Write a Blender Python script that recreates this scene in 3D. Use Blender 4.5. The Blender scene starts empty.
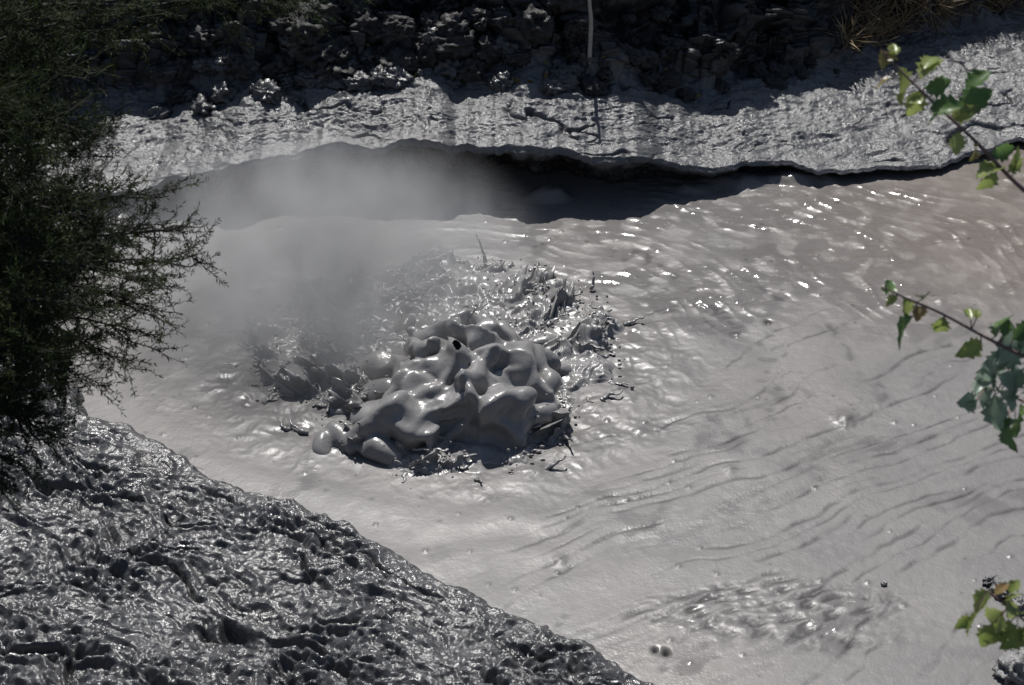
import bpy, math, random, time
import numpy as np
from mathutils import Vector, Quaternion
T0=time.time()
random.seed(7); rng=np.random.default_rng(11)
scene=bpy.context.scene

# ---------------------------------------------------------------- noise
_perm=np.arange(256); rng.shuffle(_perm); _perm=np.concatenate([_perm,_perm,_perm]).astype(np.int64)
_g=rng.normal(size=(256,3)); _g/=np.linalg.norm(_g,axis=1)[:,None]
def pn(x,y,z=0.0):
    x,y,z=np.broadcast_arrays(np.asarray(x,float),np.asarray(y,float),np.asarray(z,float))
    xi=np.floor(x);yi=np.floor(y);zi=np.floor(z)
    fx=x-xi;fy=y-yi;fz=z-zi
    xi=xi.astype(np.int64)&255;yi=yi.astype(np.int64)&255;zi=zi.astype(np.int64)&255
    u=fx*fx*fx*(fx*(fx*6-15)+10);v=fy*fy*fy*(fy*(fy*6-15)+10);w=fz*fz*fz*(fz*(fz*6-15)+10)
    def c(i,j,k):
        h=_perm[_perm[_perm[xi+i]+yi+j]+zi+k]
        g=_g[h]
        return g[...,0]*(fx-i)+g[...,1]*(fy-j)+g[...,2]*(fz-k)
    a=c(0,0,0)*(1-u)+c(1,0,0)*u; b=c(0,1,0)*(1-u)+c(1,1,0)*u
    d=c(0,0,1)*(1-u)+c(1,0,1)*u; e=c(0,1,1)*(1-u)+c(1,1,1)*u
    return ((a*(1-v)+b*v)*(1-w)+(d*(1-v)+e*v)*w)*1.6
def fbm(x,y,z=0.0,o=4,g=0.5):
    s=0;a=1
    for i in range(o):
        s=s+a*pn(x*2**i+i*17.3,y*2**i+i*5.7,np.asarray(z)*2**i+i*9.1); a*=g
    return s
def ridged(x,y,z=0.0,o=4,g=0.5):
    s=0;a=1
    for i in range(o):
        s=s+a*(1-2*np.abs(pn(x*2**i+i*17.3,y*2**i+i*5.7,np.asarray(z)*2**i+i*9.1))); a*=g
    return s
def sm(a,b,x):
    t=np.clip((x-a)/(b-a),0,1); return t*t*(3-2*t)

# ---------------------------------------------------------------- camera & image pixels projected to world points
CAM=np.array([0.0,-10.2,6.4]); F=-CAM/np.linalg.norm(CAM)
R=np.array([1.0,0,0]); U=np.cross(R,F)
K=36/70/1024
def ray(u,v): return F+(u-512)*K*R-(v-342.5)*K*U
def at_height(u,v,z=0.0):
    d=ray(u,v); return CAM+d*((z-CAM[2])/d[2])
def at_range(u,v,D): return CAM+ray(u,v)*D

# ---------------------------------------------------------------- mesh helpers
def mesh_obj(name,verts,quads,mat=None,tris=None,smooth=True,attrs=None):
    verts=np.asarray(verts,dtype=np.float32).reshape(-1,3)
    q=np.asarray(quads if quads is not None else np.zeros((0,4)),dtype=np.int32).reshape(-1,4)
    t=np.asarray(tris if tris is not None else np.zeros((0,3)),dtype=np.int32).reshape(-1,3)
    me=bpy.data.meshes.new(name)
    me.vertices.add(len(verts)); me.vertices.foreach_set("co",verts.ravel())
    nl=len(q)*4+len(t)*3
    me.loops.add(nl); me.loops.foreach_set("vertex_index",np.concatenate([q.ravel(),t.ravel()]))
    me.polygons.add(len(q)+len(t))
    ls=np.concatenate([np.arange(len(q))*4,len(q)*4+np.arange(len(t))*3]).astype(np.int32)
    me.polygons.foreach_set("loop_start",ls)
    me.polygons.foreach_set("use_smooth",np.full(len(q)+len(t),smooth))
    me.update(calc_edges=True)
    if attrs:
        for k,a in attrs.items():
            at=me.attributes.new(k,'FLOAT','POINT'); at.data.foreach_set("value",np.asarray(a,dtype=np.float32).ravel())
    ob=bpy.data.objects.new(name,me); scene.collection.objects.link(ob)
    if mat: me.materials.append(mat)
    return ob
def grid_quads(n,m):
    i=np.arange(n-1)[:,None]*m+np.arange(m-1)[None,:]
    return np.stack([i,i+m,i+m+1,i+1],-1).reshape(-1,4)
def axis(spec):
    out=[]
    for a,b,n in spec: out.append(np.linspace(a,b,n,endpoint=False))
    out.append([spec[-1][1]]); return np.concatenate(out)
def empty(name,loc):
    e=bpy.data.objects.new(name,None); scene.collection.objects.link(e); e.location=loc; return e
def parent(ch,e):
    ch.parent=e; ch.matrix_parent_inverse=e.matrix_basis.inverted()
def unit(v): return v/(np.linalg.norm(v)+1e-9)
class Wood:
    def __init__(s): s.V=[];s.Q=[];s.o=0
    def tube(s,P,r0,r1,k=6,pw=1.0):
        P=np.array(P,float); n=len(P); tg=np.gradient(P,axis=0); tg/=np.linalg.norm(tg,axis=1)[:,None]+1e-9
        ref=np.array([0.31,0.2,0.93]); a=np.cross(tg,ref); a/=np.linalg.norm(a,axis=1)[:,None]+1e-9; b=np.cross(tg,a)
        rr=r0+(r1-r0)*np.linspace(0,1,n)**pw; th=np.arange(k)*2*math.pi/k
        v=P[:,None,:]+rr[:,None,None]*(np.cos(th)[None,:,None]*a[:,None,:]+np.sin(th)[None,:,None]*b[:,None,:])
        s.V.append(v.reshape(-1,3))
        i=np.arange(n-1)[:,None]*k; j=np.arange(k)[None,:]; j2=(j+1)%k
        s.Q.append((np.stack([i+j,i+j2,i+k+j2,i+k+j],-1).reshape(-1,4))+s.o); s.o+=n*k
    def build(s,name,mat): return mesh_obj(name,np.concatenate(s.V),np.concatenate(s.Q),mat)
def curve(p0,p1,sag,n=14,w=0.03):
    p0=np.array(p0,float);p1=np.array(p1,float); t=np.linspace(0,1,n)[:,None]
    L=np.linalg.norm(p1-p0); sd=rng.uniform(0,99)
    tv=t[:,0]*3+sd
    wob=pn(np.concatenate([tv,tv,tv]),np.repeat([sd,sd+7.7,sd+15.4],n)).reshape(3,n).T*w*L*np.sin(np.pi*t)**.5
    return p0+(p1-p0)*t+np.array([0,0,sag])*np.sin(math.pi*t)+wob

# ---------------------------------------------------------------- materials
def newmat(name):
    m=bpy.data.materials.new(name); m.use_nodes=True; nt=m.node_tree
    return m,nt,nt.nodes["Principled BSDF"]
def noise_tex(nt,scale,detail=5,rough=0.55,vec=None,dist=0.0):
    n=nt.nodes.new("ShaderNodeTexNoise"); n.inputs["Scale"].default_value=scale
    n.inputs["Detail"].default_value=detail; n.inputs["Roughness"].default_value=rough; n.inputs["Distortion"].default_value=dist
    if vec is None:
        g=nt.nodes.new("ShaderNodeNewGeometry"); vec=g.outputs["Position"]
    nt.links.new(vec,n.inputs["Vector"]); return n
def ramp(nt,src,stops):
    r=nt.nodes.new("ShaderNodeValToRGB"); e=r.color_ramp.elements
    while len(e)<len(stops): e.new(0.5)
    for el,(p,c) in zip(e,stops):
        el.position=p; el.color=(c[0],c[1],c[2],1) if hasattr(c,'__len__') else (c,c,c,1)
    nt.links.new(src,r.inputs[0]); return r
def mixc(nt,fac,a,b,mode='MIX'):
    m=nt.nodes.new("ShaderNodeMix"); m.data_type='RGBA'; m.blend_type=mode
    for s,i in ((fac,0),(a,6),(b,7)):
        if hasattr(s,'node'): nt.links.new(s,m.inputs[i])
        else: m.inputs[i].default_value=s if i==0 else (*s,1)
    return m.outputs[2]
def bump(nt,h,dist,strength=1.0,prev=None):
    b=nt.nodes.new("ShaderNodeBump"); b.inputs["Distance"].default_value=dist; b.inputs["Strength"].default_value=strength
    nt.links.new(h,b.inputs["Height"])
    if prev: nt.links.new(prev,b.inputs["Normal"])
    return b.outputs[0]
def mud_material(name,c1,c2,rough=(0.3,0.5),bumps=((60,0.006),(180,0.002)),dark_attr=None,dark_col=(0.05,0.048,0.045),tint_attr=None,tint=(0.2,0.15,0.12),spec=0.5,gloss_attr=None,gloss=.2):
    m,nt,b=newmat(name)
    n=noise_tex(nt,1.3,6)
    col=mixc(nt,ramp(nt,n.outputs[0],[(0.3,0),(0.7,1)]).outputs[0],c1,c2)
    n2=noise_tex(nt,14,4)
    col=mixc(nt,0.3,col,ramp(nt,n2.outputs[0],[(0.3,0.55),(0.7,1.0)]).outputs[0],'MULTIPLY')
    if tint_attr:
        a=nt.nodes.new("ShaderNodeAttribute"); a.attribute_name=tint_attr
        col=mixc(nt,a.outputs["Fac"],col,tint)
    if dark_attr:
        a=nt.nodes.new("ShaderNodeAttribute"); a.attribute_name=dark_attr
        col=mixc(nt,a.outputs["Fac"],col,dark_col)
    nt.links.new(col,b.inputs["Base Color"])
    rr=ramp(nt,noise_tex(nt,5,5).outputs[0],[(0.35,rough[0]),(0.65,rough[1])]).outputs[0]
    if gloss_attr:
        a=nt.nodes.new("ShaderNodeAttribute"); a.attribute_name=gloss_attr
        rr=mixc(nt,a.outputs["Fac"],rr,(gloss,gloss,gloss))
    nt.links.new(rr,b.inputs["Roughness"])
    p=None
    for s,d in bumps:
        p=bump(nt,noise_tex(nt,s,4).outputs[0],d,1.0,p)
    nt.links.new(p,b.inputs["Normal"])
    b.inputs["Specular IOR Level"].default_value=spec
    return m
mat_pool=mud_material("pool_mud",(0.198,0.187,0.180),(0.146,0.140,0.137),(0.38,0.52),((18,0.002),(60,0.0009)),dark_attr="crease",dark_col=(0.036,0.034,0.033),tint_attr="tint",tint=(0.168,0.144,0.127),spec=.34,gloss_attr="gloss",gloss=.13)
mat_bank=mud_material("bank_mud",(0.10,0.10,0.103),(0.055,0.055,0.057),(0.16,0.38),((24,0.009),(70,0.004)),dark_attr="painted_shade",dark_col=(0.018,0.018,0.018),spec=.55)
mat_bbank=mud_material("far_bank_mud",(0.16,0.16,0.162),(0.105,0.105,0.107),(0.18,0.42),((24,0.008),(70,0.005),(220,.002)),dark_attr="painted_shade",dark_col=(0.015,0.015,0.015),spec=.5)
mat_boil=mud_material("boiling_mud",(0.27,0.262,0.255),(0.215,0.21,0.206),(0.22,0.36),((10,0.005),(40,0.001)),spec=.45)
mat_dirt=mud_material("dark_earth",(0.05,0.047,0.044),(0.028,0.026,0.025),(0.5,0.8),((40,0.01),(120,0.004)))

# ---------------------------------------------------------------- mud pool surface
EX,EY=-0.42,-0.25
xs=axis([(-9,-3.0,60),(-3.0,3.6,940),(3.6,12,90)])
ys=axis([(-7,-3.4,30),(-3.4,2.6,600),(2.6,5,30)])
X,Y=np.meshgrid(xs,ys,indexing='ij')
wx=X+0.22*fbm(X*0.9,Y*0.9,3,3); wy=Y+0.22*fbm(X*0.9,Y*0.9,7,3)
r=np.hypot((wx-EX)*0.80,(wy-EY))
ang=np.arctan2(wy-EY,(wx-EX)*0.80)
Z=0.008*fbm(X*0.8,Y*0.8,1,2)
mk=sm(0.9,1.5,r)*(0.04+0.96*sm(0.05,0.4,ang)*sm(1.9,0.9,ang))*(0.35+0.65*sm(-0.3,0.3,fbm(X*1.2,Y*2,5,2)))*sm(5.5,3,r)
brk=sm(-0.2,0.3,pn(X*4,Y*4,2))*0.85+0.15
ph=r*2*math.pi/0.105+3.5*pn(X*1.3,Y*1.3,9)+1.2*pn(X*5,Y*5,4)
Z+=mk*brk*0.0048*(np.exp(1.3*np.sin(ph))/2-0.5)
Z+=mk*0.0042*fbm(X*11,Y*16,12,3)
Z+=0.003*np.sin(r*2*math.pi/0.42+2*pn(X,Y,3))*sm(.8,1.1,r)*sm(3.0,1.2,r)
ag=sm(1.5,0.85,r)
Z+=ag*(0.011*fbm(X*4,Y*4,4,2)+0.004*ridged(X*9,Y*9,2,2))-0.01*ag
ca,sa=math.cos(0.52),math.sin(0.52)
ux=X+0.06*fbm(X*1.2,Y*1.2,3,3); uy=Y+0.07*fbm(X*1.0,Y*1.0,7,3)
al=(ux*ca+uy*sa); ac=(-ux*sa+uy*ca)
fld=ac*.6+.36*pn(al*0.35+3,ac*.6,31)+0.04*pn(al*1.7,ac*4.0,4)+0.012*pn(X*9,Y*9,8)
gfx=np.gradient(fld,xs,axis=0); gfy=np.gradient(fld,ys,axis=1); gm=np.hypot(gfx,gfy)+.12
aln=sm(.45,.8,(-gfx*sa+gfy*ca)/gm)
reg=sm(0.1,0.8,X-0.3*Y-0.1)*sm(0.9,-0.2,Y)*sm(-0.45,0.0,pn(X*0.9,Y*1.1,44)+0.15)
def line(f,w): return np.exp(-(f/w)**2)
cre=0
for c0 in np.arange(-2.2,1.4,.07):
    c0j=c0+.03*math.sin(c0*97); w_=.009+.003*math.sin(c0*53)
    cre=cre+line((fld-c0j)/gm,w_)*sm(-.15,.2,pn(al*.9+c0*7.7,c0*31.0))*aln
cre=np.clip(cre,0,1)*reg*(.3+.7*sm(-0.25,0.2,pn(X*6,Y*6,61)))
fine=ridged(al*2.0,ac*13,5,2); patc=at_height(775,612)
pm=sm(1.25,0.55,np.hypot((X-patc[0])/0.60,(Y-patc[1])/0.30)+0.7*pn(X*3,Y*3,3))
band=sm(0.1,0.5,reg)*sm(0.12,0.4,pn(al*0.5,ac*2.2,77))
Z+=-0.003*cre
pr=ridged(al*5,ac*12,2,3)
Z+=pm*(0.0045*pr-0.004)+band*0.0010*fine
Z+=.0012*sm(.5,2,X)*fbm(X*14,Y*14,4,2)*sm(0,.4,pn(X,Y,66))
cre=np.clip(cre*1.0+pm*0.85*sm(1.0,0.4,pr)+band*.4*sm(.5,.1,fine),0,1)*0.85
rg=line(r-1.55-.1*pn(X*1.5,Y*1.5,4),.13)*sm(-1.4,-.3,ang)*sm(1.5,.8,ang)*sm(.15,.5,pn(X*13,Y*13,3)); cre=np.maximum(cre,rg*.5)
rg=line(r-1.95-.15*pn(X*1.5,Y*1.5,4),.03)*sm(-1.2,-.3,ang)*sm(.8,.3,ang)*sm(-.1,.3,pn(X*9,Y*9,3)); cre=np.maximum(cre,rg*.6)
for (u,v,rx,ry,hh) in [(548,198,.17,.09,.07),(735,182,.30,.12,.05),(800,180,.35,.10,.045),(690,190,.15,.07,.04)]:
    p=at_height(u,v); q=np.hypot((X-p[0])/rx,(Y-p[1])/ry)+.3*pn(X*4,Y*4,2); Z+=hh*sm(1.2,.3,q)*(1+.25*fbm(X*6,Y*6,2,2))
for (u,v,rad,hh) in [(845,420,0.05,0.022),(700,300,0.03,0.012),(768,322,0.02,-0.02),(655,650,0.013,-0.03),(666,652,0.017,-0.04),(560,560,0.03,0.010),(905,330,0.04,0.01),(640,430,0.035,0.01),(730,470,0.03,0.008),(940,300,0.03,0.01)]:
    p=at_height(u,v); d=np.hypot(X-p[0],(Y-p[1])*.8)*(1+.25*pn(X*30,Y*30)); Z+=hh*np.exp(-(d/rad)**2)
    if hh<0: cre=np.maximum(cre,np.exp(-(d/rad)**2))
for i in range(300):
    px,py=rng.uniform(-2.4,3.3),rng.uniform(-3,2.2); rad=rng.uniform(0.006,0.015)
    ix=(np.abs(xs-px)<0.1).nonzero()[0]; iy=(np.abs(ys-py)<0.1).nonzero()[0]
    if len(ix) and len(iy):
        sl=np.ix_(ix,iy); d=np.hypot(X[sl]-px,Y[sl]-py); k1=np.exp(-(d/rad)**2)
        if rng.random()<.5: Z[sl]+=0.007*k1
        else: cre[sl]=np.maximum(cre[sl],.7*k1)
tint=np.clip(sm(1.2,3.2,X)*sm(-0.5,1.2,Y)+0.3*sm(0,1,pn(X*.7,Y*.7,15)),0,1)
glo=np.clip(mk*1.3+.25*pm+.3*band+.6*ag*sm(.0,.4,pn(X*5,Y*5,8))+.6*sm(.25,.5,pn(X*2.2,Y*2.2,91)),0,1)*sm(-.3,.3,pn(X*7,Y*7,19)+.15)
pool=mesh_obj("mud_pool",np.stack([X,Y,Z],-1),grid_quads(len(xs),len(ys)),mat_pool,attrs={"crease":cre,"tint":tint,"gloss":glo})
print("pool",time.time()-T0)

# ---------------------------------------------------------------- near bank
shore_px=[(1500,960),(1024,820),(800,742),(690,704),(640,680),(590,648),(540,622),(500,602),(450,583),(400,556),(350,527),(310,508),(270,500),(235,484),(205,474),(170,446),(130,425),(95,418),(70,370),(60,310),(95,262),(150,222),(190,202),(150,180)]
shore=np.array([at_height(u,v)[:2] for u,v in shore_px])
shore=np.vstack([[40,-9],[12,-6.5],shore,[-6,2.6],[-40,3.5]])
pts=[]
for a,b in zip(shore[:-1],shore[1:]):
    L=np.linalg.norm(b-a); n=max(2,int(min(L,6)/0.08))
    for t in np.linspace(0,1,n,endpoint=False): pts.append(a+(b-a)*t)
pts=np.array(pts+[shore[-1]])
vis=(np.abs(pts[:,0])<5)
jit=np.stack([fbm(pts[:,0]*3,pts[:,1]*3,1,3),fbm(pts[:,0]*3,pts[:,1]*3,9,3)],-1)
pts=pts+jit*0.07*vis[:,None]
def signed_dist(Xf,Yf):
    P=np.stack([Xf.ravel(),Yf.ravel()],-1); best=np.full(len(P),1e9); sg=np.ones(len(P))
    for a,b in zip(pts[:-1],pts[1:]):
        ab=b-a; t=np.clip(((P-a)@ab)/(ab@ab),0,1); q=a+t[:,None]*ab; d=np.hypot(*(P-q).T)
        s=ab[0]*(P[:,1]-a[1])-ab[1]*(P[:,0]-a[0])
        m=d<best-1e-9; best=np.where(m,d,best); sg=np.where(m,np.sign(s),sg)
    return (best*sg).reshape(Xf.shape)
xs2=axis([(-80,-9,20),(-9,-3.6,48),(-3.6,1.4,760),(1.4,9,60),(9,80,20)])
ys2=axis([(-80,-14,16),(-14,-3.7,60),(-3.7,0.1,520),(0.1,2.4,112),(2.4,4.5,12)])
X,Y=np.meshgrid(xs2,ys2,indexing='ij')
ia=np.unique(np.append(np.arange(0,len(xs2),5),len(xs2)-1)); ja=np.unique(np.append(np.arange(0,len(ys2),5),len(ys2)-1))
SD=signed_dist(X[np.ix_(ia,ja)],Y[np.ix_(ia,ja)])
tmp=np.stack([np.interp(ys2,ys2[ja],SD[i]) for i in range(SD.shape[0])])
d=np.stack([np.interp(xs2,xs2[ia],tmp[:,j]) for j in range(tmp.shape[1])],1)
if d[np.argmin(abs(xs2+3)),np.argmin(abs(ys2+3.0))]<0: d=-d
d=d+0.03*fbm(X*8,Y*8,2,3)*(np.abs(X)<5)
dp=np.clip(d,0,None)
g=sm(-0.10,0.08,d)
H=-0.20+0.25*g+0.085*np.clip(dp,0,2.2)
hill=np.clip(-3.5-Y,0,None); H+=np.minimum(hill*0.62,4.1)+0.9*sm(-3.6,-6,X)+2.2*sm(-5,-16,X)
c2,s2=math.cos(-0.55),math.sin(-0.55)
al=X*c2+Y*s2; ac=-X*s2+Y*c2
ax=al+0.16*fbm(X*2,Y*2,3,3); ay=ac+0.14*fbm(X*2,Y*2,8,3)
vis=sm(-8,-5,Y)*sm(-9,-6,X)
land=sm(0.0,0.25,d)
rop=ridged(ax*1.6,ay*4.4,1,3,0.6); rop2=ridged(ax*4.5,ay*10,6,3,.6)
bil=np.abs(pn(X*9+.6*fbm(X*5,Y*5,3,2),Y*11,3)); bil2=np.abs(pn(X*21+.4*pn(X*9,Y*9,3),Y*23,7)); bil3=pn(X*45,Y*45,9)
zone=.45+.55*sm(-.35,.35,pn(X*.9,Y*1.4,55))
H+=land*vis*(0.052*rop*(.3+.7*zone)+0.020*rop2*zone+0.05*fbm(X*0.9,Y*1.3,2,2)-0.045)
H+=g*vis*(0.044*bil*(.4+.6*land)+0.024*bil2+0.004*bil3)*zone*(0.35+.65*sm(-.02,.2,d))
gl=line(pn(ax*0.9+5,ay*3.0,21),0.045)*sm(-.2,.2,pn(X*2,Y*2,71))
H-=land*vis*0.06*gl
painted_shade=np.clip(0.8*sm(0.5,-0.1,rop-0.4)*land+0.5*gl*land+.35*land*line(bil,.05),0,1)*.75  # shade painted into the gaps between ropes, grooves and lumps
corner_shade=sm(0.75,0.2,np.hypot((X+3.1)/1.0,(Y+2.9)/1.05)+0.3*pn(X*2,Y*2,5)); painted_shade=np.clip(painted_shade+0.85*corner_shade,0,1)  # shadow over the lower-left corner, painted into the bank colour
bank=mesh_obj("mud_bank",np.stack([X,Y,H],-1),grid_quads(len(xs2),len(ys2)),mat_bank,attrs={"painted_shade":painted_shade})
def near_h(x,y):
    return H[np.argmin(abs(xs2-x)),np.argmin(abs(ys2-y))]
print("bank",time.time()-T0)

# ---------------------------------------------------------------- back bank
lip=[(-260,215,.18,.05),(-60,212,.19,.05),(60,205,.2,.06),(150,190,.22,.08),(205,170,.30,.14),(290,150,.39,.30),(400,139,.45,.40),(480,140,.45,.42),(560,148,.40,.36),(620,156,.33,.26),(690,164,.23,.16),(760,165,.15,.10),(830,168,.11,.08),(930,166,.08,.05),(1024,140,.07,.05),(1200,100,.08,.05),(1500,80,.10,.05)]
Lp=np.array([[*at_height(u,v,h)[:2],h,rc] for u,v,h,rc in lip])
s_x=axis([(-80,-7,14),(-7,-3.2,60),(-3.2,4.0,1000),(4.0,9,70),(9,80,14)])
ly=np.interp(s_x,Lp[:,0],Lp[:,1]); lh=np.interp(s_x,Lp[:,0],Lp[:,2]); lr=np.interp(s_x,Lp[:,0],Lp[:,3])
k=np.ones(25)/25
def smooth_in(a):
    p=np.pad(a,12,mode='edge'); return np.convolve(p,k,'valid')
ly=smooth_in(ly)+(0.12*fbm(s_x*1.9,2.2,0,5,.55))*(np.abs(s_x)<6); lh=smooth_in(lh)*(1+0.20*fbm(s_x*1.8,7.0,0,4)); lr=smooth_in(lr)
keys=np.array([
 (0.00,0,1.3,-.25,0),(0.04,0,1.2,0,0),(0.10,0,1.0,0,.45),(0.15,0,.45,-.02,.72),(0.18,.0,.10,-.03,.85),(0.205,-.02,0,-.02,.93),(0.225,.0,0,0,.99),
 (0.25,.05,0,.012,1.0),(0.40,.40,0,.045,1.05),(0.55,.82,0,.09,1.1),(0.60,1.0,0,.14,1.12),(0.68,1.2,0,.30,1.12),(0.80,1.75,0,.95,1.1),(0.88,2.4,0,2.1,1),(0.94,3.5,0,2.9,1),(0.96,7,0,3.4,1),(0.98,30,0,4.4,1),(1.0,90,0,6,1)])  # upper cliff is out of view, added to shadow the bank in front
tt=axis([(0,0.2,60),(0.2,0.27,30),(0.27,0.6,200),(0.6,0.82,110),(0.82,0.94,40),(0.94,1.0,18)])
T=np.array([np.interp(tt,keys[:,0],keys[:,i]) for i in range(1,5)])
OFF=T[0][None,:]+T[1][None,:]*lr[:,None]; HGT=T[2][None,:]+T[3][None,:]*lh[:,None]
SX=np.repeat(s_x[:,None],len(tt),1)
tw=tt[None,:]
bshift=0.16*fbm(s_x*0.8,5.0,0,3)[:,None]*sm(0.4,0.6,tw)
deep=sm(1.0,3.5,s_x)[:,None]*0.9*sm(0.25,0.6,tw)+0.25*sm(-1.4,-2.6,s_x)[:,None]*sm(.25,.6,tw)
PY=ly[:,None]+OFF+bshift+deep; PZ=HGT.copy(); PX=SX.copy()
def nrm(PX,PY,PZ):
    a=np.stack([np.gradient(PX,axis=0),np.gradient(PY,axis=0),np.gradient(PZ,axis=0)],-1)
    b=np.stack([np.gradient(PX,axis=1),np.gradient(PY,axis=1),np.gradient(PZ,axis=1)],-1)
    n=np.cross(a,b); return n/(np.linalg.norm(n,axis=-1,keepdims=True)+1e-9)
N=nrm(PX,PY,PZ)
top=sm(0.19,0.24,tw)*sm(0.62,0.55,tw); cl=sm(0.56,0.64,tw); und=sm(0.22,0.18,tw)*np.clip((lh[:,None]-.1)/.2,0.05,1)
cy=PY+PZ
wv=0.12*fbm(PX*2,cy*2,3,3)
edge=.25+.75*sm(.21,.32,tw)
zb=.4+.6*sm(-.3,.4,pn(PX*1.3,cy*2.0,33))
D=top*edge*(0.026*ridged(PX*1.8+wv*3,cy*3.4+wv*4,2,4,0.5)+zb*(0.026*np.abs(pn(PX*9,cy*11,1))+0.015*np.abs(pn(PX*22,cy*24,5)))+0.004*pn(PX*48,cy*48,6)-0.04)
lines=line(pn(PX*0.9,cy*1.8+wv*4,17),0.022)*top*sm(-.1,.25,pn(PX*1.6,cy*1.6,88))
D-=0.045*lines*edge
D+=cl*(0.20*ridged(PX*1.7,PY*1.7,PZ*1.7,4,0.6)+0.07*ridged(PX*5.5,PY*5.5,PZ*5.5,3)-0.17)
D+=und*(0.06*fbm(PX*4,PY*4,PZ*4,4))
D*=(np.abs(SX)<9)
PX=PX+N[...,0]*D; PY=PY+N[...,1]*D; PZ=PZ+N[...,2]*D
painted_shade_b=np.clip(cl*0.85*sm(.56,.62,tw)+sm(0.22,0.18,tw)*0.8+0.7*lines,0,1)  # shade painted on the cliff face and under the lip, plus darker cracks
backb=mesh_obj("back_bank",np.stack([PX,PY,PZ],-1),grid_quads(len(s_x),len(tt)),mat_bbank,attrs={"painted_shade":painted_shade_b})
def back_at(x,t):
    i=np.argmin(abs(s_x-x)); j=np.argmin(abs(tt-t)); return np.array([PX[i,j],PY[i,j],PZ[i,j]])
ground=mesh_obj("ground",[(-400,-400,-0.6),(400,-400,-0.6),(400,400,-0.6),(-400,400,-0.6)],[(0,1,2,3)],mat_dirt)

# ---------------------------------------------------------------- clods
def clod_set(name,items,mat,sub=4):
    import bmesh
    bm=bmesh.new(); bmesh.ops.create_icosphere(bm,subdivisions=sub,radius=1)
    bv=np.array([v.co[:] for v in bm.verts]); bf=np.array([[v.index for v in f.verts] for f in bm.faces]); bm.free()
    V=[];Tr=[];o=0
    for (p,sc,sd) in items:
        n=bv; dsp=1+0.5*ridged(n[:,0]*1.1+sd,n[:,1]*1.1,n[:,2]*1.1+sd,4,.6)-0.5+0.15*pn(n[:,0]*6+sd,n[:,1]*6,n[:,2]*6)
        v=n*dsp[:,None]*np.array(sc)
        a=sd; rot=np.array([[math.cos(a),-math.sin(a),0],[math.sin(a),math.cos(a),0],[0,0,1]])
        V.append(v@rot.T+p); Tr.append(bf+o); o+=len(v)
    return mesh_obj(name,np.concatenate(V),None,mat,tris=np.concatenate(Tr))
items=[]
for i in range(120):
    x=rng.normal(-0.7,1.1) if i<60 else rng.uniform(-2.6,2.8)
    t=rng.uniform(0.555,0.74); p=back_at(x,t); s=rng.uniform(0.03,0.11)*(1.2 if x<0.5 else .7)
    items.append((p+[0,-0.02,s*0.2],(s*rng.uniform(.9,1.7),s,s*rng.uniform(.6,1)),rng.uniform(0,6)))
clod_set("mud_clods",items,mat_dirt,4)
mat_clod2=mud_material("wet_clod",(0.11,0.11,0.11),(0.07,0.07,0.07),(0.15,0.35),((40,.006),(120,.002)))
items=[]
for i in range(80):
    x=rng.normal(-0.9,0.7); t=rng.uniform(0.5,0.64); p=back_at(x,t); s=rng.uniform(0.02,0.09)
    items.append((p+[0,0,s*0.2],(s*rng.uniform(.9,1.6),s,s*rng.uniform(.6,1)),rng.uniform(0,6)))
clod_set("wet_mud_clods",items,mat_clod2,4)
print("back",time.time()-T0)

# ---------------------------------------------------------------- the boiling mud
def field_r(x,y):
    a=np.arctan2(y-EY,x-EX)
    q=np.hypot((x-EX+0.05)/1.18,(y-EY-.02)/1.20)
    return q*(1+.50*np.exp(-((a+2.45)/.40)**2)+.25*np.exp(-((a+.55)/.3)**2))
patches=[(at_height(u,v)[:2],rad,am) for u,v,rad,am in [(270,330,.42,.8),(330,290,.40,.7),(410,262,.45,.8),(500,270,.4,.95),(615,298,.28,1.3),(575,340,.3,1.0),(600,405,.22,1.1),(325,432,.24,1.2),(370,420,.3,1),(560,430,.25,1.1),(350,370,.35,.9),(545,300,.3,1.0),(450,450,.5,.7),(240,350,.25,.7),(300,385,.25,.6)]]
def patch_amt(x,y):
    s=0
    for c,rad,am in patches: s=s+am*np.exp(-(((x-c[0])/rad)**2+((y-c[1])/rad)**2)**1.3)
    return np.clip(s,0,1.3)
gxs=np.arange(-2.1,1.1,.0055); gys=np.arange(-1.6,1.55,.006)
X,Y=np.meshgrid(gxs,gys,indexing='ij')
rr=field_r(X,Y)+.14*pn(X*3,Y*3,6)+.10*pn(X*8,Y*8,6)
am=patch_amt(X,Y)*sm(1.1,.8,rr)*sm(-.35,.15,pn(X*3.2,Y*3.2,9)+.05)
q1=X+0.10*fbm(X*5,Y*5,1,3); q2=Y+0.10*fbm(X*5,Y*5,11,3)
def crest(f,z,s=2.4): return np.clip(1-s*np.abs(pn(q1*f,q2*f,z)),0,1)
c1=crest(4.2,4)**1.3; c2_=crest(9,8)**1.2; c3=crest(20,3)**1.2
hh=0.080*c1*(.35+.65*c2_)+0.040*c2_*(.4+.6*c3)+.012*c3
body=sm(1.08,.8,rr)
SHh=am*hh+.03*body*(.5+fbm(X*5,Y*5,2,3))-.05*sm(.85,1.1,rr)
dr=np.stack([X-EX,Y-EY],-1); dr/=np.linalg.norm(dr,axis=-1,keepdims=True)+1e-6
lift=np.clip(SHh,0,.2)
PXs=X+am*lift*.6*dr[...,0]+am*lift*1.2*pn(X*6,Y*6,3); PYs=Y+am*lift*.6*dr[...,1]+am*lift*1.2*pn(X*6,Y*6,13)
sheet_h=SHh
splash=mesh_obj("torn_mud",np.stack([PXs,PYs,SHh],-1),grid_quads(len(gxs),len(gys)),mat_boil)
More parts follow.
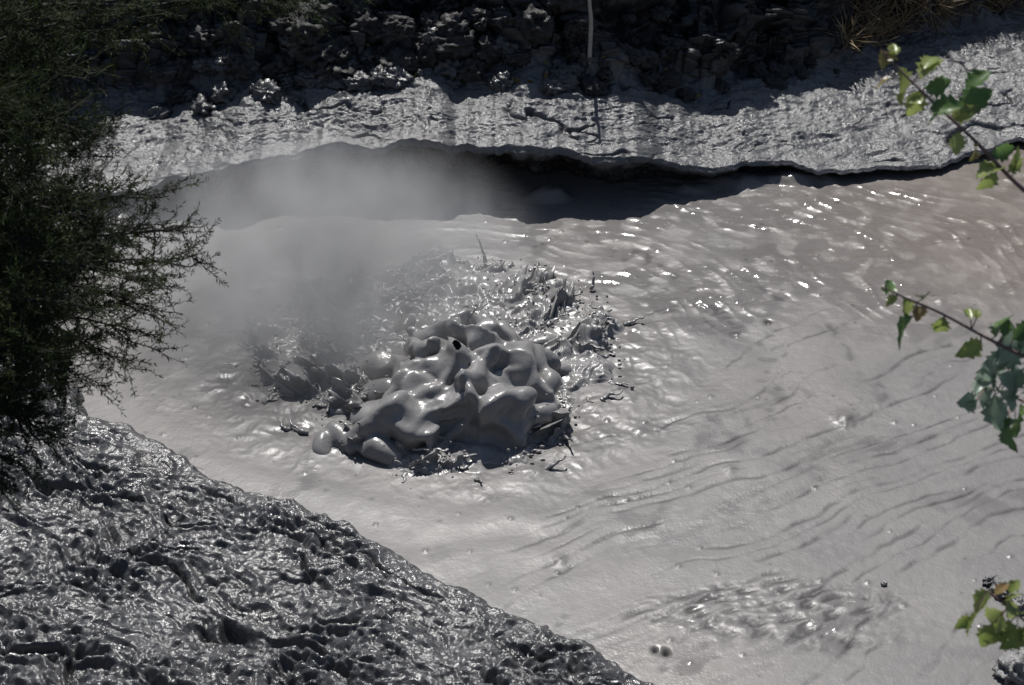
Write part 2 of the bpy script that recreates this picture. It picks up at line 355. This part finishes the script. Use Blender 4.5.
def sheet_at(x,y): return sheet_h[np.clip(np.searchsorted(gxs,x),0,len(gxs)-1),np.clip(np.searchsorted(gys,y),0,len(gys)-1)]
fil=Wood()
def filament(p,b,L,hh,r0,r1=.002,droop=.5,n=14,flat=None):
    t=np.linspace(0,1,n)
    z=hh*(t*(1+droop)-droop*t*t*1.6)
    cur=rng.normal(0,1.1)
    aa=b+cur*t+1.6*pn(t*3+rng.uniform(0,50),rng.uniform(0,50))
    st=L/(n-1)
    x=p[0]+np.cumsum(np.cos(aa))*st; y=p[1]+np.cumsum(np.sin(aa))*st
    P=np.stack([x,y,p[2]+z+.25*hh*pn(t*4+rng.uniform(0,50),2.0)],-1)
    rr_=(r0+(r1-r0)*t**.8)*(1+.55*pn(t*6+rng.uniform(0,50),1.0))
    rr_[-3:-1]*=rng.uniform(1,1.9)
    tg=np.gradient(P,axis=0); tg/=np.linalg.norm(tg,axis=1)[:,None]+1e-9
    ref=np.array([.2,.1,.97]); a=np.cross(tg,ref); a/=np.linalg.norm(a,axis=1)[:,None]+1e-9; b_=np.cross(tg,a)
    k=8; th=np.arange(k)*2*math.pi/k; fl=flat or rng.uniform(1,2.4)
    v=P[:,None,:]+rr_[:,None,None]*(fl*np.cos(th)[None,:,None]*a[:,None,:]+np.sin(th)[None,:,None]*b_[:,None,:])
    fil.V.append(v.reshape(-1,3)); i=np.arange(n-1)[:,None]*k; j=np.arange(k)[None,:]; j2=(j+1)%k
    fil.Q.append((np.stack([i+j,i+j2,i+k+j2,i+k+j],-1).reshape(-1,4))+fil.o); fil.o+=n*k
cnt=0
while cnt<330:
    x,y=rng.uniform(-1.85,.9),rng.uniform(-1.35,1.2)
    if rng.random()>patch_amt(x,y)*.9 or field_r(x,y)>1.03: continue
    if pn(x*3.2,y*3.2,9)+.12<-.2: continue
    cnt+=1; b=math.atan2(y-EY,x-EX)+rng.normal(0,1.0)
    filament((x,y,max(sheet_at(x,y)-.012,-.01)),b,rng.uniform(.04,.12),rng.uniform(-.01,.025),rng.uniform(.006,.014),.003)
for u,v,z0,b,L,hh_,r0 in [(486,262,.02,2.6,.08,.20,.012),(590,290,.0,.5,.08,.10,.012),(470,325,.28,1.4,.08,.12,.013),(330,300,.0,2.4,.1,.08,.01),(545,468,.0,-.4,.13,.07,.014),(622,325,.0,.1,.14,.04,.015),(600,400,.0,-.2,.16,.04,.015),(310,432,0,3.1,.18,.03,.015),(290,428,0,3.3,.10,.02,.012),(560,440,0,-.2,.14,.08,.014),(478,478,0,-1.5,.08,.02,.012),(260,345,0,2.9,.15,.03,.012)]:
    filament(at_height(u,v,z0),b,L,hh_,r0,.002,.1,16,1.3)
import bmesh
bm=bmesh.new(); bmesh.ops.create_icosphere(bm,subdivisions=2,radius=1); iv=np.array([v.co[:] for v in bm.verts]); itr=np.array([[v.index for v in f.verts] for f in bm.faces]); bm.free()
DV=[];DT=[];o=0
for i in range(620):
    a=rng.uniform(0,6.283);q=rng.uniform(.3,1.15); cx,cy_=EX+1.15*q*math.cos(a),EY+1.18*q*math.sin(a)
    if field_r(cx,cy_)>1.1 or rng.random()>patch_amt(cx,cy_)+.15: continue
    s=rng.uniform(.003,.009); v=iv*np.array([s*rng.uniform(.8,1.8),s,s*rng.uniform(.8,1.6)])+[cx,cy_,sheet_at(cx,cy_)+rng.uniform(.005,.12)]
    DV.append(v);DT.append(itr+o);o+=len(v)
drops=mesh_obj("mud_drops",np.concatenate(DV),None,mat_boil,tris=np.concatenate(DT))
filo=fil.build("mud_strings",mat_boil)
print("sheet",time.time()-T0)

h=0.0100
gx=np.arange(-1.35,0.70,h); gy=np.arange(-1.60,0.85,h); gz=np.arange(-0.07,0.46,h)
GX,GY,GZ=np.meshgrid(gx,gy,gz,indexing='ij')
A=0.035
WX=GX+.04+A*(np.sin(6*GY+5*GZ+1.3)+0.5*np.sin(13*GX+9*GZ+.4)+.2*np.sin(29*GY-19*GX+2))
WY=GY+.09+A*(np.sin(7*GX-6*GZ+.7)+0.5*np.sin(12*GY+10*GX+2.1)+.2*np.sin(27*GX+23*GZ))
WZ=GZ+A*0.5*(np.sin(8*GX+6*GY)+0.5*np.sin(15*GY-11*GX+1))
kk=0.014
S=np.zeros_like(GX)
gxx,gyy=np.meshgrid(gx,gy,indexing='ij')
core=np.exp(-(((gxx+0.36)/0.44)**2+((gyy+0.69)/0.52)**2)**1.4)
Hf=-.06+0.17*core
S+=np.exp(-np.clip((GZ-Hf[:,:,None])*0.7,-0.12,0.3)/kk)
def blob(p,rad,sc=(1,1,1),pad=0.13):
    m=rad*max(sc)+pad
    i0,i1=np.searchsorted(gx,[p[0]-.04-m,p[0]-.04+m]); j0,j1=np.searchsorted(gy,[p[1]-.09-m,p[1]-.09+m]); k0,k1=np.searchsorted(gz,[p[2]-m,p[2]+m])
    if i1<=i0 or j1<=j0 or k1<=k0: return
    s=np.s_[i0:i1,j0:j1,k0:k1]
    d=(np.sqrt(((WX[s]-p[0])/sc[0])**2+((WY[s]-p[1])/sc[1])**2+((WZ[s]-p[2])/sc[2])**2)-rad)*min(sc)
    S[s]+=np.exp(-np.clip(d,-0.12,0.3)/kk)
def strand(p0,p1,bend,r0,r1,n=None,tip=1.0):
    p0=np.array(p0,float);p1=np.array(p1,float);L=np.linalg.norm(p1-p0)
    n=n or max(5,int(L/(0.6*(r0+r1)/2))+2)
    for i in range(n):
        t=i/(n-1); p=p0+(p1-p0)*t+np.array(bend)*math.sin(math.pi*t)
        blob(p,(r0+(r1-r0)*t)*(tip if i==n-1 else 1),pad=0.09)
lobes=[(-.72,-.78,.08,.12),(-.62,-.90,.14,.11),(-.46,-.98,.13,.11),(-.66,-1.07,.02,.10),(-.42,-.80,.20,.11),(-.28,-.90,.15,.10),
(-.30,-.62,.24,.11),(-.13,-.57,.25,.11),(.0,-.64,.19,.10),(-.12,-.40,.26,.11),(-.28,-.36,.24,.10),(.06,-.42,.21,.10),(.17,-.55,.12,.09),
(-.88,-.94,.0,.09),(-1.0,-1.02,-.01,.07),(-.03,-.96,.07,.11),(.10,-.88,.05,.10),(.17,-.75,.06,.09),(-.52,-.58,.17,.10),(-.2,-.15,.17,.11),(-.02,-.2,.16,.10),(-.42,-.30,.15,.10),(.16,-.28,.09,.09),(-.75,-.52,.05,.10),
(-.5,-.02,.05,.10),(-.1,.1,.06,.09),(.1,.02,.04,.08),(-.7,-.25,.02,.10),(.25,.1,.01,.07),(-.3,.3,.01,.08),(-.05,.4,.0,.07),(-.6,.3,.0,.07),(.3,-.2,.0,.07),(-.95,-.6,.0,.08),(-.9,-.2,.0,.06)]
for x,y,z,r_ in lobes: blob((x,y,z),r_,(rng.uniform(.9,1.4),rng.uniform(.8,1.1),rng.uniform(.6,.9)))
for i in range(22):
    a=math.pi*(1.0+1.0*(i+rng.uniform(0,.8))/22); c=np.array([rng.uniform(-.62,.05),rng.uniform(-.9,-.5)])
    d0=np.array([math.cos(a),math.sin(a)]); L=rng.uniform(.18,.36)
    strand([c[0],c[1],rng.uniform(.18,.26)],[c[0]+d0[0]*L,c[1]+d0[1]*L,rng.uniform(-.02,.05)],(0,0,rng.uniform(.04,.09)),rng.uniform(.028,.045),rng.uniform(.013,.024))
for i in range(30):
    a=rng.uniform(0,6.28); c=np.array([rng.uniform(-.65,.12),rng.uniform(-.95,-.15)]); L=rng.uniform(.1,.24)
    zc=.12+.21*math.exp(-(((c[0]+.2)/.35)**2+((c[1]+.52)/.4)**2))
    strand([c[0],c[1],zc+.02],[c[0]+math.cos(a)*L,c[1]+math.sin(a)*L,zc-.01],(0,0,.05),.026,.013)
FD=-kk*np.log(np.maximum(S,1e-12))
n1=np.abs(pn(WX*4.2,WY*4.6,WZ*3.4+3)); n2=np.abs(pn(WX*9+4,WY*9.5,WZ*7))
cm=np.exp(-(((gxx+0.34)/0.64)**2+((gyy+0.52)/0.85)**2)**2)[:,:,None]
sel=sm(-.3,.3,pn(gxx*4,gyy*4,7))[:,:,None]
crs=1-np.clip(2.2*np.abs(pn(WX*3.1+9,WY*3.4,WZ*2.5)),0,1)
FD-=cm*(0.085*(n1-.2)+0.030*(n2-.2)*sel+0.030*crs**2-.008)
def carve(p,rad,sc=(1,1,1)):
    m=rad*max(sc)+.1
    i0,i1=np.searchsorted(gx,[p[0]-.04-m,p[0]-.04+m]); j0,j1=np.searchsorted(gy,[p[1]-.09-m,p[1]-.09+m]); k0,k1=np.searchsorted(gz,[p[2]-m,p[2]+m])
    s=np.s_[i0:i1,j0:j1,k0:k1]
    d=(np.sqrt(((WX[s]-p[0])/sc[0])**2+((WY[s]-p[1])/sc[1])**2+((WZ[s]-p[2])/sc[2])**2)-rad)*min(sc)
    a=FD[s]; b=-d; kq=.025; hq=np.clip(.5+.5*(a-b)/kq,0,1); FD[s]=b*(1-hq)+a*hq+kq*hq*(1-hq)
for c in [((-.48,-1.04,.25),.08,(1.5,1,.6)),((-.28,-1.02,.20),.07,(1.3,1,.7)),((.02,-1.10,.05),.13,(1.3,1,.8)),((-.2,-1.14,.03),.09,(1,1,1)),((-.32,-.5,.38),.06,(1.4,1,.6))]: carve(*c)
def surface_nets(Fv,ox,oy,oz,h):
    ins=Fv<0
    sh=np.array(Fv.shape)-1
    cnt=np.zeros(sh,np.int8)
    offs=[(i,j,k) for i in(0,1) for j in(0,1) for k in(0,1)]
    for i,j,k in offs: cnt+=ins[i:i+sh[0],j:j+sh[1],k:k+sh[2]]
    I,J,Kk=np.nonzero((cnt>0)&(cnt<8)); idx=-np.ones(sh,np.int64); idx[I,J,Kk]=np.arange(len(I))
    acc=np.zeros((len(I),3)); c=np.zeros(len(I))
    for a in offs:
        for ax in range(3):
            if a[ax]==1: continue
            b=list(a); b[ax]=1
            fa=Fv[I+a[0],J+a[1],Kk+a[2]]; fb=Fv[I+b[0],J+b[1],Kk+b[2]]
            m=(fa<0)!=(fb<0); t=np.where(m,fa/(fa-fb+1e-20),0)
            p=np.tile(np.array(a,float),(len(I),1)); p[:,ax]+=t
            acc+=p*m[:,None]; c+=m
    V=acc/c[:,None]+np.stack([I,J,Kk],-1); V=V*h+np.array([ox,oy,oz])
    Q=[]
    for ax in range(3):
        a1,a2=(ax+1)%3,(ax+2)%3
        lo=[slice(None)]*3;hi=[slice(None)]*3;lo[ax]=slice(0,-1);hi[ax]=slice(1,None)
        A_=ins[tuple(lo)];B_=ins[tuple(hi)]
        P=np.array(np.nonzero(A_!=B_)).T
        ok=(P[:,a1]>0)&(P[:,a2]>0)&(P[:,a1]<sh[a1])&(P[:,a2]<sh[a2])
        P=P[ok]; fl=A_[P[:,0],P[:,1],P[:,2]]
        def g(d1,d2):
            q=P.copy(); q[:,a1]+=d1; q[:,a2]+=d2; return idx[q[:,0],q[:,1],q[:,2]]
        q=np.stack([g(-1,-1),g(0,-1),g(0,0),g(-1,0)],-1)
        q[~fl]=q[~fl][:,::-1]; Q.append(q)
    return V,np.concatenate(Q)
V,Q=surface_nets(FD,gx[0],gy[0],gz[0],h)
boil=mesh_obj("folded_mass",V,Q,mat_boil)
mo=boil.modifiers.new("soft","SMOOTH"); mo.factor=0.5; mo.iterations=3
e=empty("boiling_mud",(EX,EY,0))
for o_ in (boil,splash,drops,filo): parent(o_,e)
del S,WX,WY,WZ,GX,GY,GZ,FD
print("boil",time.time()-T0)

# ---------------------------------------------------------------- steam
def steam(name,c,rad,dens,seed,nscale=2.0):
    me=bpy.data.meshes.new(name); bm=bmesh.new(); bmesh.ops.create_icosphere(bm,subdivisions=3,radius=1.0); bm.to_mesh(me); bm.free()
    ob=bpy.data.objects.new(name,me); scene.collection.objects.link(ob); ob.location=c; ob.scale=rad
    m=bpy.data.materials.new(name); m.use_nodes=True; nt=m.node_tree
    nt.nodes.remove(nt.nodes["Principled BSDF"]); out=[n for n in nt.nodes if n.type=='OUTPUT_MATERIAL'][0]
    tc=nt.nodes.new("ShaderNodeTexCoord")
    ln=nt.nodes.new("ShaderNodeVectorMath"); ln.operation='LENGTH'; nt.links.new(tc.outputs["Object"],ln.inputs[0])
    mr=nt.nodes.new("ShaderNodeMapRange"); mr.interpolation_type='SMOOTHSTEP'
    mr.inputs[1].default_value=0.97; mr.inputs[2].default_value=0.1; mr.inputs[3].default_value=0; mr.inputs[4].default_value=1
    nt.links.new(ln.outputs["Value"],mr.inputs[0])
    g=nt.nodes.new("ShaderNodeNewGeometry")
    mp=nt.nodes.new("ShaderNodeMapping"); mp.inputs["Location"].default_value=(seed,seed*.7,0); mp.inputs["Scale"].default_value=(1,1,.7)
    nt.links.new(g.outputs["Position"],mp.inputs[0])
    n=noise_tex(nt,nscale,3,.62,mp.outputs[0])
    r=ramp(nt,n.outputs[0],[(0.36,0.14),(0.66,1.0)])
    mu=nt.nodes.new("ShaderNodeMath"); mu.operation='MULTIPLY'; nt.links.new(mr.outputs[0],mu.inputs[0]); nt.links.new(r.outputs[0],mu.inputs[1])
    m2=nt.nodes.new("ShaderNodeMath"); m2.operation='MULTIPLY'; nt.links.new(mu.outputs[0],m2.inputs[0]); m2.inputs[1].default_value=dens
    vs=nt.nodes.new("ShaderNodeVolumeScatter"); vs.inputs["Color"].default_value=(1,1,1,1); vs.inputs["Anisotropy"].default_value=0.0
    nt.links.new(m2.outputs[0],vs.inputs["Density"]); nt.links.new(vs.outputs[0],out.inputs["Volume"])
    me.materials.append(m); return ob
steam("steam",(-1.22,0.40,0.38),(1.62,1.60,0.64),4.0,3.0,2.8)

# ---------------------------------------------------------------- foliage
def leaf_mat(name,c1,c2,trans=0.35,rough=.45,spec=.5):
    m=bpy.data.materials.new(name); m.use_nodes=True; nt=m.node_tree; b=nt.nodes["Principled BSDF"]; out=[n for n in nt.nodes if n.type=='OUTPUT_MATERIAL'][0]
    n=noise_tex(nt,9,3)
    col=mixc(nt,ramp(nt,n.outputs[0],[(0.35,0),(0.65,1)]).outputs[0],c1,c2)
    nt.links.new(col,b.inputs["Base Color"]); b.inputs["Roughness"].default_value=rough; b.inputs["Specular IOR Level"].default_value=spec
    t=nt.nodes.new("ShaderNodeBsdfTranslucent"); nt.links.new(col,t.inputs[0])
    mx=nt.nodes.new("ShaderNodeMixShader"); mx.inputs[0].default_value=trans
    nt.links.new(b.outputs[0],mx.inputs[1]); nt.links.new(t.outputs[0],mx.inputs[2]); nt.links.new(mx.outputs[0],out.inputs[0])
    return m
def bark(name,c1,c2):
    m,nt,b=newmat(name); n=noise_tex(nt,30,5); nt.links.new(mixc(nt,n.outputs[0],c1,c2),b.inputs["Base Color"]); b.inputs["Roughness"].default_value=.85
    nt.links.new(bump(nt,n.outputs[0],.004),b.inputs["Normal"]); return m
class Leaves:
    def __init__(s): s.V=[];s.F=[];s.o=0
    def add(s,tmpl,faces,pos,dirs,ups,scales):
        d=dirs/(np.linalg.norm(dirs,axis=1)[:,None]+1e-9); sd=np.cross(d,ups); sd/=np.linalg.norm(sd,axis=1)[:,None]+1e-9; up=np.cross(sd,d)
        v=pos[:,None,:]+scales[:,None,None]*(tmpl[None,:,0,None]*d[:,None,:]+tmpl[None,:,1,None]*sd[:,None,:]+tmpl[None,:,2,None]*up[:,None,:])
        n,m=len(pos),len(tmpl); s.V.append(v.reshape(-1,3)); s.F.append((faces[None]+(np.arange(n)*m)[:,None,None]).reshape(-1,faces.shape[1])+s.o); s.o+=n*m
    def build(s,name,mat,smooth=False):
        F_=np.concatenate(s.F); return mesh_obj(name,np.concatenate(s.V),F_,mat,smooth=smooth)

needle=np.array([(0,0,0),(.5,.09,0.0),(1,0,0.0),(.5,-.09,0.0)]); nf=np.array([[0,1,2,3]])
tw_=Wood(); tl=Leaves()
tx,ty=-2.75,-4.6
base=np.array([tx,ty,near_h(tx,ty)-0.05])
trunk=curve(base,base+[0.25,0.2,5.2],0,20,.04); tw_.tube(trunk,.11,.03,10)
def trunk_at(z):
    i=np.argmin(abs(trunk[:,2]-z)); return trunk[i]
def spray(P0,dirn,L,dens=1.0):
    P1=P0+dirn*L; c=curve(P0,P1,-0.05*L,9,.12); tw_.tube(c,.0035,.0012,4)
    shoots=[c]
    for k_ in range(int(7*dens*L/.3)+2):
        i=rng.integers(1,8); dd=unit(unit(c[i+0]-c[i-1])+rng.normal(0,.6,3)); l2=rng.uniform(.06,.17)
        cc=curve(c[i],c[i]+dd*l2,0,5,.1); tw_.tube(cc,.0016,.0008,3); shoots.append(cc)
    for cc in shoots:
        n=int(np.linalg.norm(cc[-1]-cc[0])/0.005)+4
        t=rng.uniform(0.08,1,n)*(len(cc)-1); i=np.clip(t.astype(int),0,len(cc)-2); f=(t-i)[:,None]
        pos=cc[i]*(1-f)+cc[i+1]*f; tg=cc[i+1]-cc[i]; tg/=np.linalg.norm(tg,axis=1)[:,None]+1e-9
        dr=tg*.75+rng.normal(0,.62,(n,3)); tl.add(needle,nf,pos,dr,rng.normal(0,1,(n,3)),rng.uniform(.014,.026,n))
limbs=[(10,20,6.6),(90,10,6.9),(180,5,7.4),(270,-12,7.6),(320,-6,7.8),(40,70,6.6),(110,30,7.3),(50,120,6.3),(65,140,6.9),(30,170,6.1),(125,195,6.8),(155,230,6.9),(80,215,6.4),(20,240,6.1),(160,262,6.7),(105,270,6.3),(130,300,6.6),(50,300,6.0),(85,340,6.4),(110,325,6.7),(10,350,6.0),(45,365,6.2),(55,360,6.3),(0,405,6.1),(15,415,6.2),(-20,450,6.1),(-30,100,6.2),(-40,300,6.2),(-60,400,6.0),(0,120,6.8),(0,290,6.8),(20,340,6.7),(60,250,6.9),(30,30,7.2),(80,305,6.8),
 (20,200,7.3),(20,260,7.4),(10,320,7.3),(-5,60,7.2),(40,280,7.1),(80,250,7.2),(0,380,6.8),(60,200,7.4),(-10,20,6.9),(20,5,7.3),(105,230,7.2)]
for u,v,D_ in limbs:
    tip=at_range(u,v,D_); st=trunk_at(min(max(tip[2]+rng.uniform(-.5,.2),1.0),base[2]+5.0))
    L=np.linalg.norm(tip-st); c=curve(st,tip,.06*L,18,.05); tw_.tube(c,.018,.003,6)
    for i in range(5,18):
        f=i/17
        for k_ in range(4 if u<80 else 2):
            dd=unit(unit(c[min(i+1,17)]-c[i-1])*1.0+rng.normal(0,.55,3)+[0,0,.05]); spray(c[i],dd,rng.uniform(.12,.30)*(1.1-.4*f))
    spray(c[-1],unit(c[-1]-c[-3]),.18)
mat_needle=leaf_mat("needles",(0.014,0.022,0.008),(0.05,0.07,0.022),.25,.7,.15)
mat_bark=bark("bark",(0.03,0.026,0.022),(0.014,0.012,0.01))
e=empty("needle_tree",base); parent(tw_.build("trunk_and_limbs",mat_bark),e); parent(tl.build("needles",mat_needle),e)

def lobed_leaf(curl):
    prof=[(0,0.02),(.12,.14),(.2,.30),(.30,.24),(.40,.42),(.52,.30),(.62,.38),(.75,.2),(.86,.17),(1,0)]
    V_=[];F_=[]
    for i,(x,w) in enumerate(prof):
        z=-curl*x*x; j=.04*math.sin(i*2.1)
        V_+= [(x,-w,.55*w*w+.22*w+z+j),(x-.02,-w*.5,.08*w+z),(x,0,z),(x-.02,w*.5,.08*w+z-.02),(x,w,.5*w*w+.25*w+z-j)]
    for i in range(len(prof)-1):
        a=i*5
        for j in range(4): F_.append((a+j,a+5+j,a+6+j,a+1+j))
    return np.array(V_),np.array(F_)
LV=[lobed_leaf(.15),lobed_leaf(.45),lobed_leaf(.8)]
sw=Wood(); sl={0:Leaves(),1:Leaves(),2:Leaves(),3:Leaves()}
bx,by=1.95,-5.9; sbase=np.array([bx,by,near_h(bx,by)-.05])
stem=curve(sbase,sbase+[0.05,.1,3.6],0,18,.05); sw.tube(stem,.035,.012,8)
def sbranch(path,r0,leaves,extra=0):
    P=[at_range(u,v,D_) for u,v,D_ in path]; P=np.array(P)
    t=np.linspace(0,len(P)-1,20); c=np.stack([np.interp(t,np.arange(len(P)),P[:,i]) for i in range(3)],-1)
    for _ in range(3): c[1:-1]=(c[:-2]+2*c[1:-1]+c[2:])/4
    root=stem[np.argmin(np.abs(stem[:,2]-(c[0][2]-.25)))]
    sw.tube(curve(root,c[0],.0,8,.03),r0*1.5,r0,6); sw.tube(c,r0,r0*.35,6)
    for (u,v,D_,size,kind) in leaves:
        for rep in range(2 if rng.random()<.5 else 1):
            p=at_range(u,v,D_)+(rng.normal(0,.008,3) if rep else 0); i=np.argmin(np.linalg.norm(c-p,axis=1)); q=c[i]
            n=unit(p-q+rng.normal(0,.01,3)); size_=size*(1.25 if not rep else .8)
            st=q; en=p-n*size_*.4
            sw.tube(curve(st,en,0,4,.02),.0016,.0012,4)
            lv,lf=LV[rng.integers(0,3)]
            sl[kind].add(lv,lf,en[None],(n+rng.normal(0,.3,3))[None],(np.array([0,-.35,.8])+rng.normal(0,.5,3))[None],np.array([size_]))
D0=4.3
sbranch([(1060,215,D0),(1020,190,D0),(985,150,D0),(955,122,D0),(925,95,D0),(895,65,D0),(880,50,D0)],.0055,
 [(882,58,D0,.035,2),(895,50,D0,.03,1),(905,75,D0,.05,1),(928,68,D0,.055,1),(935,85,D0,.05,0),(915,100,D0,.05,1),(943,112,D0,.06,0),(968,98,D0,.065,0),(975,80,D0,.055,0),(955,140,D0,.04,1),(975,150,D0,.04,2),(990,172,D0,.06,1),(1000,148,D0,.045,0),(1015,165,D0,.045,1),(900,95,D0,.03,1),(890,75,D0,.03,2),(960,115,D0,.045,1),(930,60,D0,.045,1)])
sbranch([(1060,372,D0),(1010,350,D0),(975,332,D0),(940,312,D0),(905,298,D0),(885,288,D0)],.0045,
 [(888,285,D0,.035,0),(897,305,D0,.04,1),(905,325,D0,.055,0),(922,290,D0,.04,1),(938,325,D0,.045,1),(918,312,D0,.035,2),(975,350,D0,.05,1),(1000,328,D0,.045,0),(975,315,D0,.03,1),(1020,330,D0,.05,0)])
sbranch([(1060,420,D0+.1),(1030,405,D0+.1),(1005,392,D0+.1),(985,388,D0+.1)],.004,
 [(980,395,D0+.1,.07,3),(1000,375,D0,.08,3),(995,410,D0+.1,.07,3),(1015,360,D0,.07,3),(1015,420,D0+.1,.08,0),(1018,390,D0,.08,3),(1030,375,D0,.08,3),(1000,390,D0,.06,3),(1022,345,D0,.06,3),(1008,430,D0,.05,0),(975,405,D0,.05,3),(988,380,D0,.05,3)])
sbranch([(1060,650,D0-.2),(1030,625,D0-.2),(1000,600,D0-.2),(985,590,D0-.2)],.004,
 [(985,600,D0-.2,.045,1),(975,620,D0-.2,.05,1),(995,620,D0-.2,.055,1),(1010,605,D0-.2,.05,1),(1018,635,D0-.2,.05,1),(1000,590,D0-.2,.03,2),(1015,590,D0-.2,.03,1),(985,632,D0-.2,.045,1),(1005,625,D0-.2,.05,1)])
for i in range(26):
    s0=stem[rng.integers(7,18)]; tp=s0+np.array([rng.uniform(.1,1.0),rng.uniform(-.5,.6),rng.uniform(-.1,.5)])
    c=curve(s0,tp,.05,12,.06); sw.tube(c,.007,.002,5); n=16; idx=rng.integers(2,12,n); lv,lf=LV[1]
    sl[int(rng.integers(0,2))].add(lv,lf,c[idx],rng.normal(0,1,(n,3)),np.array([0,0,1])+rng.normal(0,.4,(n,3)),rng.uniform(.04,.08,n))
e=empty("leafy_shrub",sbase); parent(sw.build("stems",bark("shrub_bark",(.2,.12,.11),(.12,.08,.07))),e)
for k_,(n_,c1,c2) in {0:("green_leaves",(.09,.17,.05),(.15,.24,.08)),1:("young_leaves",(.22,.29,.07),(.32,.36,.12)),2:("leaf_buds",(.30,.19,.08),(.26,.24,.08)),3:("waxy_leaves",(.22,.31,.22),(.3,.38,.29))}.items():
    parent(sl[k_].build(n_,leaf_mat(n_,c1,c2,.45,.3),True),e)

# ---------------------------------------------------------------- stake, grass, litter at the back
w=Wood(); p0=at_height(592,78,.5); w.tube(curve(p0,p0+[-.05,-.05,1.0],0,14,.03),.017,.010,8)
w.build("dead_stake",bark("dead_wood",(.5,.46,.40),(.32,.29,.25)))
gl_=Leaves()
for i in range(380):
    x=rng.uniform(2.4,4.2); p=back_at(x,rng.uniform(.60,.86)); n=18
    gl_.add(np.array([(0,.03,0),(.5,.02,.06),(1,0,.25),(.5,-.02,.06)]),nf,p+rng.normal(0,.02,(n,3)),np.array([0,-.3,.6])+rng.normal(0,.5,(n,3)),rng.normal(0,1,(n,3)),rng.uniform(.12,.3,n))
gl_.build("dry_grass",leaf_mat("dry_grass",(.42,.32,.19),(.28,.21,.13),.35,.7))
ll=Leaves(); lv,lf=LV[1]
for i in range(46):
    x=rng.normal(-.35,.7); p=back_at(x,rng.uniform(.5,.62))+[0,0,.03]
    ll.add(lv,lf,p[None],rng.normal(0,1,(1,3)),np.array([[0,-.3,1.]]),rng.uniform(.03,.06,1))
ll.build("fallen_leaves",leaf_mat("fallen_leaf",(.3,.2,.05),(.2,.14,.05),.2,.6))
rk=mud_material("rock",(.36,.35,.34),(.12,.12,.12),(.35,.6))
st=[]
for u,v,s in [(1003,592,.055),(992,583,.035),(1012,672,.07),(1020,660,.05),(884,584,.013),(1018,605,.05)]:
    st.append((at_height(u,v,.0)+[0,0,s*.2],(s*1.2,s,s*.8),rng.uniform(0,6)))
clod_set("stones",st,rk,4)

# ---------------------------------------------------------------- camera, sun, sky
cam=bpy.data.cameras.new("camera"); co=bpy.data.objects.new("camera",cam); scene.collection.objects.link(co)
co.location=Vector(CAM); co.rotation_euler=Vector(F).to_track_quat('-Z','Y').to_euler()
cam.lens=70; cam.sensor_width=36; cam.clip_end=2000; cam.clip_start=.1
cam.dof.use_dof=True; cam.dof.focus_distance=11.6; cam.dof.aperture_fstop=8
scene.camera=co
el,az=math.radians(56),math.radians(-6)
sv=Vector((math.sin(az)*math.cos(el),math.cos(az)*math.cos(el),math.sin(el)))
sun=bpy.data.lights.new("sun",'SUN'); sun.energy=4.7; sun.angle=math.radians(.5); sun.color=(1,.975,.94)
so=bpy.data.objects.new("sun",sun); scene.collection.objects.link(so); so.rotation_euler=sv.to_track_quat('Z','Y').to_euler()
wd=bpy.data.worlds.new("World"); scene.world=wd; wd.use_nodes=True; nt=wd.node_tree
sk=nt.nodes.new("ShaderNodeTexSky"); sk.sky_type='NISHITA'; sk.sun_disc=False; sk.sun_elevation=el; sk.sun_rotation=az
nt.links.new(sk.outputs[0],nt.nodes["Background"].inputs[0]); nt.nodes["Background"].inputs[1].default_value=.065
scene.view_settings.view_transform='Standard'; scene.view_settings.look='None'; scene.view_settings.exposure=0
print("VERTS",len(V),"needles",tl.o//4,time.time()-T0)
